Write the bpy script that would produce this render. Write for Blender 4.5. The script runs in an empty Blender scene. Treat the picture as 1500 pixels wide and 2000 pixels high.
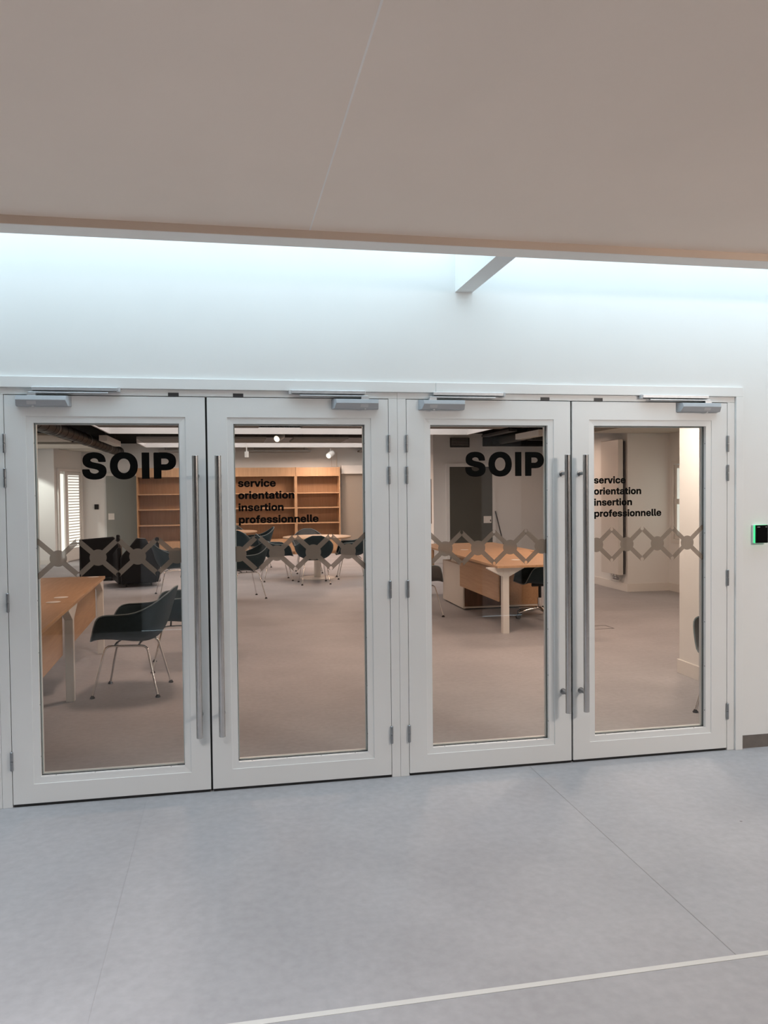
import bpy, bmesh, math, random
from mathutils import Vector, Matrix
random.seed(4)
PI = math.pi
scene = bpy.context.scene
COL = scene.collection

# ------------------------------------------------------------------ camera
F_PX = 1560.0
cam_d = bpy.data.cameras.new('camera')
cam_d.sensor_fit = 'VERTICAL'
cam_d.sensor_height = 36.0
cam_d.lens = F_PX / 2000.0 * 36.0
cam_d.clip_start = 0.05
cam = bpy.data.objects.new('camera', cam_d)
COL.objects.link(cam)
yaw, pitch, roll = 0.19256473, -0.02845274, -0.01051135
fw = Vector((math.sin(yaw) * math.cos(pitch), math.cos(yaw) * math.cos(pitch), math.sin(pitch)))
rt = Vector((math.cos(yaw), -math.sin(yaw), 0))
up = rt.cross(fw)
c_, s_ = math.cos(roll), math.sin(roll)
r2, u2 = rt * c_ + up * s_, up * c_ - rt * s_
m = Matrix.Identity(4)
for i in range(3):
    m[i][0], m[i][1], m[i][2] = r2[i], u2[i], -fw[i]
m[0][3], m[1][3], m[2][3] = -0.45096, -4.21664, 1.56578
cam.matrix_world = m
scene.camera = cam

# ------------------------------------------------------------------ world, exposure
world = bpy.data.worlds.new('sky')
scene.world = world
world.use_nodes = True
bg = world.node_tree.nodes['Background']
bg.inputs[0].default_value = (0.70, 0.88, 1.0, 1)
bg.inputs[1].default_value = 4.6
scene.view_settings.view_transform = 'Standard'
scene.view_settings.look = 'None'
scene.view_settings.exposure = 0.0
scene.view_settings.gamma = 1.0
scene.view_settings.use_curve_mapping = False
scene.cycles.max_bounces = 10
scene.cycles.diffuse_bounces = 5
scene.cycles.glossy_bounces = 4
scene.cycles.transparent_max_bounces = 24
scene.cycles.sample_clamp_indirect = 6.0
scene.cycles.use_denoising = True

# ------------------------------------------------------------------ lights
def area(name, loc, aim, sx, sy, power, color, portal=False, spread=PI):
    d = bpy.data.lights.new(name, 'AREA')
    d.shape = 'RECTANGLE'; d.size = sx; d.size_y = sy
    d.energy = power; d.color = color; d.spread = spread
    o = bpy.data.objects.new(name, d); COL.objects.link(o)
    o.location = loc
    o.rotation_euler = (Vector(aim) - Vector(loc)).to_track_quat('-Z', 'Y').to_euler()
    if portal:
        d.cycles.is_portal = True
    return o

def spotlamp(name, loc, aim, power, color, angle, blend=.3, size=.05):
    d = bpy.data.lights.new(name, 'SPOT'); d.energy = power; d.color = color
    d.spot_size = math.radians(angle); d.spot_blend = blend; d.shadow_soft_size = size
    o = bpy.data.objects.new(name, d); COL.objects.link(o); o.location = loc
    o.rotation_euler = (Vector(aim) - Vector(loc)).to_track_quat('-Z', 'Y').to_euler()
    return o

SKY_Z = 3.55
area('portal_corridor', (0.5, -0.36, SKY_Z), (0.5, -0.36, 0), 13, 0.72, 1, (1, 1, 1), True)
area('portal_skylight', (0.67, 8.9 + .75, 3.3), (0.67, 9.65, 0), 6.6, 2.1, 1, (1, 1, 1), True)
area('portal_skylight_far', (0.6, 14.35, 3.3), (0.6, 14.35, 0), 5.8, 1.9, 1, (1, 1, 1), True)
area('portal_window_left', (-5.1, 12.75, 1.6), (0, 12.75, 1.6), 1.8, 1.4, 1, (1, 1, 1), True)
WARM = (1.0, 0.655, 0.50)
ROOM_GAIN = 0.42
spotlamp('fill_wall_patch', (-4.75, 13.0, 2.45), (-4.7, 14.3, .75), 90, (1.0, .98, .90), 62, .25)  # added spot that makes the bright patch on the far left wall
# corridor light behind the camera: unseen fill added left, warm lamp right
area('fill_corridor', (-1.6, -3.25, 2.60), (-1.6, -3.25, 0), 1.6, 0.5, 62, (0.97, 0.97, 1.0), spread=2.2)
area('lamp_corridor_right', (3.4, -3.4, 2.60), (3.0, -2.6, 0), 0.8, 0.5, 95, (1.0, 0.87, 0.78))
# reading-room lamps
ROOM_LAMPS = [(-0.9, 2.6, 48), (1.7, 2.9, 66), (4.3, 3.4, 62), (-0.2, 5.6, 50), (3.4, 5.2, 60), (-3.2, 6.6, 45),
              (1.2, 8.3, 58), (4.6, 7.8, 28), (-1.8, 10.2, 60), (1.9, 12.2, 90), (-0.8, 14.2, 75), (1.7, 14.5, 98), (5.6, 10.6, 14)]
area('lamp_room', (2.62, 1.45, 2.36), (2.75, 1.45, 0), 0.35, 0.35, 26, (1.0, .79, .66))
for i, (x, y, p) in enumerate(ROOM_LAMPS):
    area('lamp_room', (x, y, 2.36), (x, y, 0), 0.35, 0.35, p * ROOM_GAIN, WARM)

# ------------------------------------------------------------------ materials
def newmat(name):
    mt = bpy.data.materials.new(name); mt.use_nodes = True
    nt = mt.node_tree
    return mt, nt, nt.nodes['Principled BSDF']

def noise_col(nt, scale, detail, c1, c2, lo=0.35, hi=0.65, vec=None, sc=None):
    tx = nt.nodes.new('ShaderNodeTexCoord')
    src = tx.outputs['Object']
    if sc:
        mp = nt.nodes.new('ShaderNodeMapping'); mp.inputs['Scale'].default_value = sc
        nt.links.new(src, mp.inputs[0]); src = mp.outputs[0]
    n = nt.nodes.new('ShaderNodeTexNoise'); n.inputs['Scale'].default_value = scale; n.inputs['Detail'].default_value = detail
    nt.links.new(src, n.inputs['Vector'])
    r = nt.nodes.new('ShaderNodeValToRGB')
    r.color_ramp.elements[0].position = lo; r.color_ramp.elements[0].color = (*c1, 1)
    r.color_ramp.elements[1].position = hi; r.color_ramp.elements[1].color = (*c2, 1)
    nt.links.new(n.outputs[0], r.inputs[0])
    return n, r

def paint(name, c, rough=0.5, var=0.02, bump=0.0, scale=3.0, spec=0.5):
    mt, nt, b = newmat(name)
    n, r = noise_col(nt, scale, 3, [max(0, v * (1 - var)) for v in c], [v * (1 + var) for v in c])
    nt.links.new(r.outputs[0], b.inputs['Base Color'])
    b.inputs['Roughness'].default_value = rough
    b.inputs['Specular IOR Level'].default_value = spec
    if bump:
        n2 = nt.nodes.new('ShaderNodeTexNoise'); n2.inputs['Scale'].default_value = 220
        bp = nt.nodes.new('ShaderNodeBump'); bp.inputs['Strength'].default_value = bump; bp.inputs['Distance'].default_value = 0.001
        nt.links.new(n2.outputs[0], bp.inputs['Height']); nt.links.new(bp.outputs[0], b.inputs['Normal'])
    return mt

def metal(name, c, rough, aniso=False):
    mt, nt, b = newmat(name)
    b.inputs['Metallic'].default_value = 1.0
    b.inputs['Roughness'].default_value = rough
    n, r = noise_col(nt, 40, 2, [v * .93 for v in c], c, sc=(1, 1, 0.02) if aniso else None)
    nt.links.new(r.outputs[0], b.inputs['Base Color'])
    return mt

def wood(name, c1, c2, axis=2, rough=0.45):
    mt, nt, b = newmat(name)
    s = [14, 14, 14]; s[axis] = 0.9
    n, r = noise_col(nt, 3.0, 6, c1, c2, 0.3, 0.7, sc=s)
    nt.links.new(r.outputs[0], b.inputs['Base Color'])
    b.inputs['Roughness'].default_value = rough
    return mt

def glow(name, c, strength):
    mt, nt, b = newmat(name)
    b.inputs['Emission Color'].default_value = (*c, 1)
    b.inputs['Emission Strength'].default_value = strength
    b.inputs['Base Color'].default_value = (*c, 1)
    return mt

def glass(name, tint=(0.97, 0.99, 0.98), refl=1.0):
    mt = bpy.data.materials.new(name); mt.use_nodes = True
    nt = mt.node_tree; nt.nodes.clear()
    out = nt.nodes.new('ShaderNodeOutputMaterial')
    tr = nt.nodes.new('ShaderNodeBsdfTransparent'); tr.inputs[0].default_value = (*tint, 1)
    gl = nt.nodes.new('ShaderNodeBsdfGlossy'); gl.inputs['Roughness'].default_value = 0.0
    fr = nt.nodes.new('ShaderNodeFresnel')
    # both faces of the thin pane reflect like the outside of glass (no total reflection at the rear face)
    ge = nt.nodes.new('ShaderNodeNewGeometry')
    io = nt.nodes.new('ShaderNodeMapRange'); io.inputs['To Min'].default_value = 1.45; io.inputs['To Max'].default_value = 1 / 1.45
    nt.links.new(ge.outputs['Backfacing'], io.inputs['Value']); nt.links.new(io.outputs[0], fr.inputs[0])
    mx = nt.nodes.new('ShaderNodeMixShader')
    nt.links.new(fr.outputs[0], mx.inputs[0]); nt.links.new(tr.outputs[0], mx.inputs[1]); nt.links.new(gl.outputs[0], mx.inputs[2])
    nt.links.new(mx.outputs[0], out.inputs[0])
    return mt

def film(name, c, alpha):
    mt = bpy.data.materials.new(name); mt.use_nodes = True
    nt = mt.node_tree; nt.nodes.clear()
    out = nt.nodes.new('ShaderNodeOutputMaterial')
    tr = nt.nodes.new('ShaderNodeBsdfTransparent')
    df = nt.nodes.new('ShaderNodeBsdfDiffuse')
    tl = nt.nodes.new('ShaderNodeBsdfTranslucent'); tl.inputs[0].default_value = (*c, 1)
    n, r = noise_col(nt, 30, 2, [v * .97 for v in c], c)
    nt.links.new(r.outputs[0], df.inputs[0])
    m0 = nt.nodes.new('ShaderNodeMixShader'); m0.inputs[0].default_value = 0.4
    nt.links.new(df.outputs[0], m0.inputs[1]); nt.links.new(tl.outputs[0], m0.inputs[2])
    mx = nt.nodes.new('ShaderNodeMixShader'); mx.inputs[0].default_value = alpha
    nt.links.new(tr.outputs[0], mx.inputs[1]); nt.links.new(m0.outputs[0], mx.inputs[2])
    nt.links.new(mx.outputs[0], out.inputs[0])
    return mt

def vinyl_floor(name, c1, c2):
    mt, nt, b = newmat(name)
    n, r = noise_col(nt, 1.6, 8, c1, c2, 0.36, 0.64)
    tx = nt.nodes.new('ShaderNodeTexCoord')
    n2 = nt.nodes.new('ShaderNodeTexNoise'); n2.inputs['Scale'].default_value = 26; n2.inputs['Detail'].default_value = 5
    nt.links.new(tx.outputs['Object'], n2.inputs['Vector'])
    r2 = nt.nodes.new('ShaderNodeValToRGB')
    r2.color_ramp.elements[0].position = .3; r2.color_ramp.elements[0].color = (.93, .93, .93, 1)
    r2.color_ramp.elements[1].position = .7; r2.color_ramp.elements[1].color = (1.05, 1.05, 1.05, 1)
    nt.links.new(n2.outputs[0], r2.inputs[0])
    mx = nt.nodes.new('ShaderNodeMix'); mx.data_type = 'RGBA'; mx.blend_type = 'MULTIPLY'; mx.inputs[0].default_value = 1.0
    nt.links.new(r.outputs[0], mx.inputs[6]); nt.links.new(r2.outputs[0], mx.inputs[7])
    # a few small dark scuffs
    v = nt.nodes.new('ShaderNodeTexVoronoi'); v.inputs['Scale'].default_value = 2.3
    nt.links.new(tx.outputs['Object'], v.inputs['Vector'])
    r3 = nt.nodes.new('ShaderNodeValToRGB')
    r3.color_ramp.elements[0].position = .010; r3.color_ramp.elements[0].color = (.45, .42, .40, 1)
    r3.color_ramp.elements[1].position = .018; r3.color_ramp.elements[1].color = (1, 1, 1, 1)
    nt.links.new(v.outputs['Distance'], r3.inputs[0])
    mx2 = nt.nodes.new('ShaderNodeMix'); mx2.data_type = 'RGBA'; mx2.blend_type = 'MULTIPLY'; mx2.inputs[0].default_value = 1.0
    nt.links.new(mx.outputs[2], mx2.inputs[6]); nt.links.new(r3.outputs[0], mx2.inputs[7])
    nt.links.new(mx2.outputs[2], b.inputs['Base Color'])
    b.inputs['Roughness'].default_value = 0.55
    b.inputs['Specular IOR Level'].default_value = 0.35
    return mt

M = {}
M['wall'] = paint('white_wall_paint', (.80, .81, .80), .75, .012, .04, 2.0, .3)
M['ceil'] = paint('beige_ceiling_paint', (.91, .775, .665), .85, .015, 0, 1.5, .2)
M['filler'] = paint('pale_joint_filler', (.93, .86, .80), .85)
M['lip'] = paint('white_edge_board', (.90, .84, .78), .7, .02)
M['face'] = paint('shaded_edge_strip', (.70, .56, .45), .8)
M['door'] = paint('white_door_lacquer', (.80, .81, .80), .38, .012, .02, 2.5, .4)
M['bead'] = paint('white_bead_lacquer', (.81, .82, .81), .35, .01)
M['black'] = paint('black_rubber', (.012, .012, .012), .7)
M['seam'] = paint('joint_shadow_grey', (.22, .22, .22), .8)
M['steel'] = metal('brushed_steel', (.60, .585, .57), .27)
M['steel_dark'] = metal('hinge_steel', (.36, .37, .38), .38)
M['alu'] = metal('anodised_aluminium', (.66, .68, .70), .52)
M['closer'] = paint('silver_closer_lacquer', (.40, .425, .45), .42, .02)
M['closer_label'] = paint('pale_closer_label', (.52, .53, .54), .5)
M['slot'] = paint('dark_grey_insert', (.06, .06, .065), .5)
M['glass'] = glass('door_glass')
M['tint'] = glass('daylight_filter_glass', (.82, .70, .65))  # tint added to dim and warm the incoming daylight
M['letter'] = paint('black_vinyl_lettering', (.0045, .0045, .004), .8, .02, 0, 3, .05)
M['film'] = film('grey_brown_vinyl_film', (.26, .22, .18), .86)
M['floor'] = vinyl_floor('grey_vinyl_floor', (.352, .352, .368), (.402, .402, .420))
M['stripe'] = paint('pale_weld_strip', (.62, .62, .60), .5)
M['weld'] = paint('grey_weld_thread', (.34, .335, .34), .5)
M['plinth'] = paint('dark_grey_skirting', (.17, .15, .135), .6, .08, 0, 20)
M['reader'] = paint('black_reader_face', (.006, .006, .006), .12, .02, 0, 3, .5)
M['reader_body'] = paint('white_reader_shell', (.70, .72, .70), .4)
M['green'] = glow('green_status_light', (.06, .72, .26), 1.0)
M['deck'] = paint('black_ceiling_deck', (.014, .013, .012), .95, .1, 0, 3, .02)
M['raft'] = paint('grey_acoustic_panel', (.25, .235, .215), .95, .03, 0, 8, .05)
M['raft_beige'] = paint('beige_acoustic_panel', (.56, .54, .48), .95, .03, 0, 8, .05)
M['shaft'] = paint('white_shaft_paint', (.80, .78, .77), .8)
M['duct'] = metal('dark_spiral_duct', (.05, .047, .044), .5)
M['white'] = paint('white_powder_coat', (.76, .75, .72), .45)
M['desk'] = wood('beech_desk_laminate', (.50, .30, .155), (.59, .37, .205), 1)
M['desk_edge'] = wood('beech_panel_laminate', (.43, .255, .13), (.51, .315, .17), 1)
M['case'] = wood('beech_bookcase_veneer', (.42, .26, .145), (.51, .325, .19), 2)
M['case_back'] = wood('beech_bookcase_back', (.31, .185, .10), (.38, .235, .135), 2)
M['table'] = wood('pale_beech_top', (.55, .36, .22), (.62, .43, .28), 0)
M['shell'] = paint('dark_teal_upholstery', (.020, .040, .050), .65, .06, .08, 30, .25)
M['shell_grey'] = paint('grey_upholstery', (.10, .105, .105), .6, .06, .08, 30)
M['piping'] = paint('pale_teal_piping', (.20, .26, .28), .5)
M['chrome'] = metal('chrome_tube', (.86, .85, .83), .17)
M['leather'] = paint('black_leather', (.006, .006, .007), .45, .1, 0, 3, .2)
M['greydoor'] = paint('olive_grey_door', (.085, .085, .072), .6, .03)
M['greypanel'] = paint('grey_partition_panel', (.30, .32, .30), .6, .02)
M['paper'] = paint('white_notice_paper', (.82, .80, .76), .8)
M['radiator'] = paint('off_white_radiator', (.66, .65, .62), .35)
M['cabinet'] = paint('white_cabinet_side', (.70, .66, .60), .5)
M['dark_grey'] = paint('dark_grey_steel', (.05, .05, .05), .5)
M['lamp_face'] = glow('lamp_diffuser', (1.0, .86, .70), 9.0)
M['blind'] = paint('white_blind_slat', (.82, .82, .78), .6)
M['fire'] = wood('brown_picture_frame', (.10, .045, .02), (.16, .07, .035), 2)
M['pane_lit'] = glow('daylit_frosted_pane', (1.0, 1.0, .95), .85)
M['cloth'] = paint('taupe_blind_cloth', (.36, .32, .275), .85)
M['pane_frost'] = glow('frosted_window_pane', (.93, 1.0, .95), .50)
M['screw'] = paint('screw_head_grey', (.25, .25, .25), .4)
M['reardoor'] = paint('pale_grey_rear_door', (.34, .37, .40), .6)
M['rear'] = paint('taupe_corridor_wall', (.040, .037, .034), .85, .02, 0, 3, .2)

# ------------------------------------------------------------------ mesh helpers
class MB:
    def __init__(s):
        s.v, s.f, s.smooth = [], [], False
    def add(s, vs, fs):
        o = len(s.v); s.v += [tuple(v) for v in vs]; s.f += [tuple(i + o for i in f) for f in fs]
        return s
    def box(s, x0, x1, y0, y1, z0, z1):
        vs = [(x, y, z) for z in (z0, z1) for y in (y0, y1) for x in (x0, x1)]
        return s.add(vs, [(0, 2, 3, 1), (4, 5, 7, 6), (0, 1, 5, 4), (2, 6, 7, 3), (0, 4, 6, 2), (1, 3, 7, 5)])
    def hexa(s, a, b):      # two quads (4 points each), same winding
        return s.add(list(a) + list(b), [(3, 2, 1, 0), (4, 5, 6, 7), (0, 1, 5, 4), (1, 2, 6, 5), (2, 3, 7, 6), (3, 0, 4, 7)])
    def prism(s, pts, axis, a0, a1):    # polygon pts in the two other axes, swept along axis
        n = len(pts)
        def p(q, a):
            l = list(q); l.insert(axis, a); return tuple(l)
        vs = [p(q, a0) for q in pts] + [p(q, a1) for q in pts]
        return s.add(vs, [tuple(range(n))[::-1], tuple(range(n, 2 * n))] + [(i, (i + 1) % n, n + (i + 1) % n, n + i) for i in range(n)])
    def tube(s, pts, r, n=10, cap=True):
        pts = [Vector(p) for p in pts]
        rs = r if isinstance(r, (list, tuple)) else [r] * len(pts)
        prev = None; vs = []
        for i, p in enumerate(pts):
            t = (pts[min(i + 1, len(pts) - 1)] - pts[max(i - 1, 0)]).normalized()
            if prev is None:
                ref = Vector((0, 0, 1)) if abs(t.z) < .9 else Vector((1, 0, 0))
                a = t.cross(ref).normalized()
            else:
                a = (prev - t * prev.dot(t)).normalized()
            prev = a; b = t.cross(a)
            for k in range(n):
                an = 2 * PI * k / n
                vs.append(p + (a * math.cos(an) + b * math.sin(an)) * rs[i])
        L = len(pts)
        fs = [(i * n + k, i * n + (k + 1) % n, (i + 1) * n + (k + 1) % n, (i + 1) * n + k) for i in range(L - 1) for k in range(n)]
        if cap:
            fs += [tuple(range(n))[::-1], tuple(range((L - 1) * n, L * n))]
        s.smooth = True
        return s.add(vs, fs)
    def lathe(s, prof, c=(0, 0, 0), n=32):       # prof: (r, z)
        vs, fs = [], []
        for r, z in prof:
            for k in range(n):
                a = 2 * PI * k / n
                vs.append((c[0] + r * math.cos(a), c[1] + r * math.sin(a), c[2] + z))
        for i in range(len(prof) - 1):
            for k in range(n):
                fs.append((i * n + k, i * n + (k + 1) % n, (i + 1) * n + (k + 1) % n, (i + 1) * n + k))
        fs += [tuple(range(n))[::-1], tuple(range((len(prof) - 1) * n, len(prof) * n))]
        s.smooth = True
        return s.add(vs, fs)
    def build(s, name, mat, parent=None, bevel=0, seg=2, kind=None):
        me = bpy.data.meshes.new(name)
        me.from_pydata(s.v, [], s.f); me.validate()
        bm = bmesh.new(); bm.from_mesh(me)
        bmesh.ops.recalc_face_normals(bm, faces=bm.faces)
        bm.to_mesh(me); bm.free()
        o = bpy.data.objects.new(name, me); COL.objects.link(o)
        me.materials.append(M[mat] if isinstance(mat, str) else mat)
        if s.smooth:
            for p in me.polygons: p.use_smooth = True
            me.set_sharp_from_angle(angle=math.radians(40))
        if bevel:
            b = o.modifiers.new('bevel', 'BEVEL'); b.width = bevel; b.segments = seg; b.limit_method = 'ANGLE'
        if parent is not None: o.parent = parent
        if kind: o['kind'] = kind
        return o

def empty(name, loc=(0, 0, 0), rz=0.0):
    o = bpy.data.objects.new(name, None); COL.objects.link(o)
    o.location = loc; o.rotation_euler = (0, 0, rz); o.empty_display_size = .1
    return o

def tag(o, label, cat, group=None):
    o['label'] = label; o['category'] = cat
    if group: o['group'] = group
    return o

def struct(name, mb, mat, parent=None, **k):
    o = mb.build(name, mat, parent, **k)
    if parent is None: o['kind'] = 'structure'
    return o

def copy_tree(o, parent=None):
    c = o.copy(); COL.objects.link(c); c.parent = parent
    for ch in list(o.children): copy_tree(ch, c)
    return c

def ring(x0, x1, z0, z1, a0, a1, b0, b1, y0, y1):
    """frame: outer rect x0..x1,z0..z1, inner rect a0..a1,b0..b1, from y0 to y1"""
    mb = MB()
    O = [(x0, z0), (x1, z0), (x1, z1), (x0, z1)]; I = [(a0, b0), (a1, b0), (a1, b1), (a0, b1)]
    vs = [(x, y, z) for y in (y0, y1) for (x, z) in O + I]
    fs = []
    for i in range(4):
        j = (i + 1) % 4
        fs += [(i, j, 4 + j, 4 + i), (8 + i, 12 + i, 12 + j, 8 + j), (i, 8 + i, 8 + j, j), (4 + i, 4 + j, 12 + j, 12 + i)]
    return mb.add(vs, fs)

# ------------------------------------------------------------------ SETTING: corridor
XL, XR = -6.0, 7.5
YB = -5.0                                  # rear corridor wall
ZC, ZLIP = 2.668, 2.633
floor = struct('floor', MB().box(XL, XR, YB, 16.2, -0.12, 0), 'floor')
# weld stripe and two faint seams in the vinyl
MB().box(XL, XR, -1.888, -1.866, 0.0002, 0.0016).build('floor_stripe', 'stripe', floor)
MB().box(1.188, 1.192, -1.866, -0.002, 0.0002, 0.0010).build('floor_seam', 'weld', floor)
MB().box(-0.885, -0.882, -1.866, -0.002, 0.0002, 0.0010).build('floor_seam', 'floor', floor)

ceil = empty('ceiling'); ceil['kind'] = 'structure'
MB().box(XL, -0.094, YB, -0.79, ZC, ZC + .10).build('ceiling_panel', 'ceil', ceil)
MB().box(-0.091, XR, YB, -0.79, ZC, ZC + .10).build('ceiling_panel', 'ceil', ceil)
MB().box(-0.0955, -0.0895, YB, -0.79, ZC - .0004, ZC + .05).build('joint_filler', 'filler', ceil)
lip_ = struct('trim_1', MB().box(XL, XR, -0.795, -0.672, ZLIP, ZC + .10), 'lip', bevel=.003)
MB().box(XL, XR, -0.799, -0.7951, ZLIP + .001, ZC + .05).build('face_shade_strip', 'face', lip_)     # down-stand board's front, its shade put into a darker strip
# wall above / beside the doors
w = MB()
w.box(XL, XR, 0.0, 0.14, 2.085, SKY_Z)
w.box(2.473, XR, 0.0, 0.14, 0.080, 2.085)
w.box(XL, -2.60, 0.0, 0.14, 0.0, 2.085)
wall_front = struct('wall_front', w, 'wall')
struct('baseboard_right', MB().box(2.526, XR, 0.006, 0.13, 0.0, 0.080), 'plinth')
struct('wall_shaft', MB().box(XL, XR, -0.86, -0.72, ZC + .10, SKY_Z), 'wall')
bw = MB()
bw.box(XL, -1.43, YB - .12, YB, 0, ZC + .1); bw.box(-.90, 2.57, YB - .12, YB, 0, ZC + .1); bw.box(3.09, XR, YB - .12, YB, 0, ZC + .1)
bw.box(-1.43, -.90, YB - .12, YB, 2.2, ZC + .1); bw.box(2.57, 3.09, YB - .12, YB, 2.2, ZC + .1)
struct('wall_rear', bw, 'rear')
for i, (a, b) in enumerate([(-1.43, -0.90), (2.57, 3.09)]):
    d = struct('door_%d' % (7 + i), MB().box(a, b, YB - .10, YB - .03, 0, 2.2), 'reardoor', bevel=.004)
    MB().box(b - .09, b - .07, YB - .03, YB + .02, .95, 1.15).build('handle', 'steel', d)
struct('wall_left', MB().box(XL - .12, XL, YB, 0.14, 0, SKY_Z), 'wall')
struct('wall_right', MB().box(XR, XR + .12, YB, 0.14, 0, SKY_Z), 'wall')
# beam crossing the skylight slot
struct('trim_2', MB().box(0.779, 0.875, -0.72, 0.0, 2.634, 2.90), 'wall')
for bx in (-3.2, 4.75):
    struct('trim_2', MB().box(bx, bx + .096, -0.72, 0.0, 2.634, 2.90), 'wall')

# casing (architrave) and door frames
struct('trim_3', MB().box(XL, 0.6605, -0.014, 0.0, 2.085, 2.140), 'door', bevel=.002)
struct('trim_3', MB().box(0.6620, 2.520, -0.014, 0.0, 2.085, 2.140), 'door', bevel=.002)
struct('trim_4', MB().box(2.474, 2.520, -0.014, 0.004, 0.0, 2.085), 'door', bevel=.002)
fr = empty('trim_5'); fr['kind'] = 'structure'
for a, b in ((-1.621, -1.5745), (-1.5735, -1.527), (0.4015, 0.449), (0.450, 0.4975), (2.426, 2.4735)):
    MB().box(a, b, 0.0, 0.10, 0.0, 2.0515).build('frame_post', 'door', fr, bevel=.0015)
for a, b in ((-2.60, -1.574), (-1.5735, 0.449), (0.450, 2.4735)):
    MB().box(a, b, 0.0, 0.10, 2.0520, 2.0845).build('frame_head', 'door', fr, bevel=.0012)
for a in (-0.743, -0.418, 1.266, 1.586):
    mg = ring(a, a + .053, 2.0505, 2.069, a + .004, a + .049, 2.0545, 2.065, -.0015, .004).build('head_insert', 'slot', fr)
    MB().box(a + .004, a + .049, -.0008, .003, 2.0545, 2.0650).build('insert_plate', 'dark_grey', mg)

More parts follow.
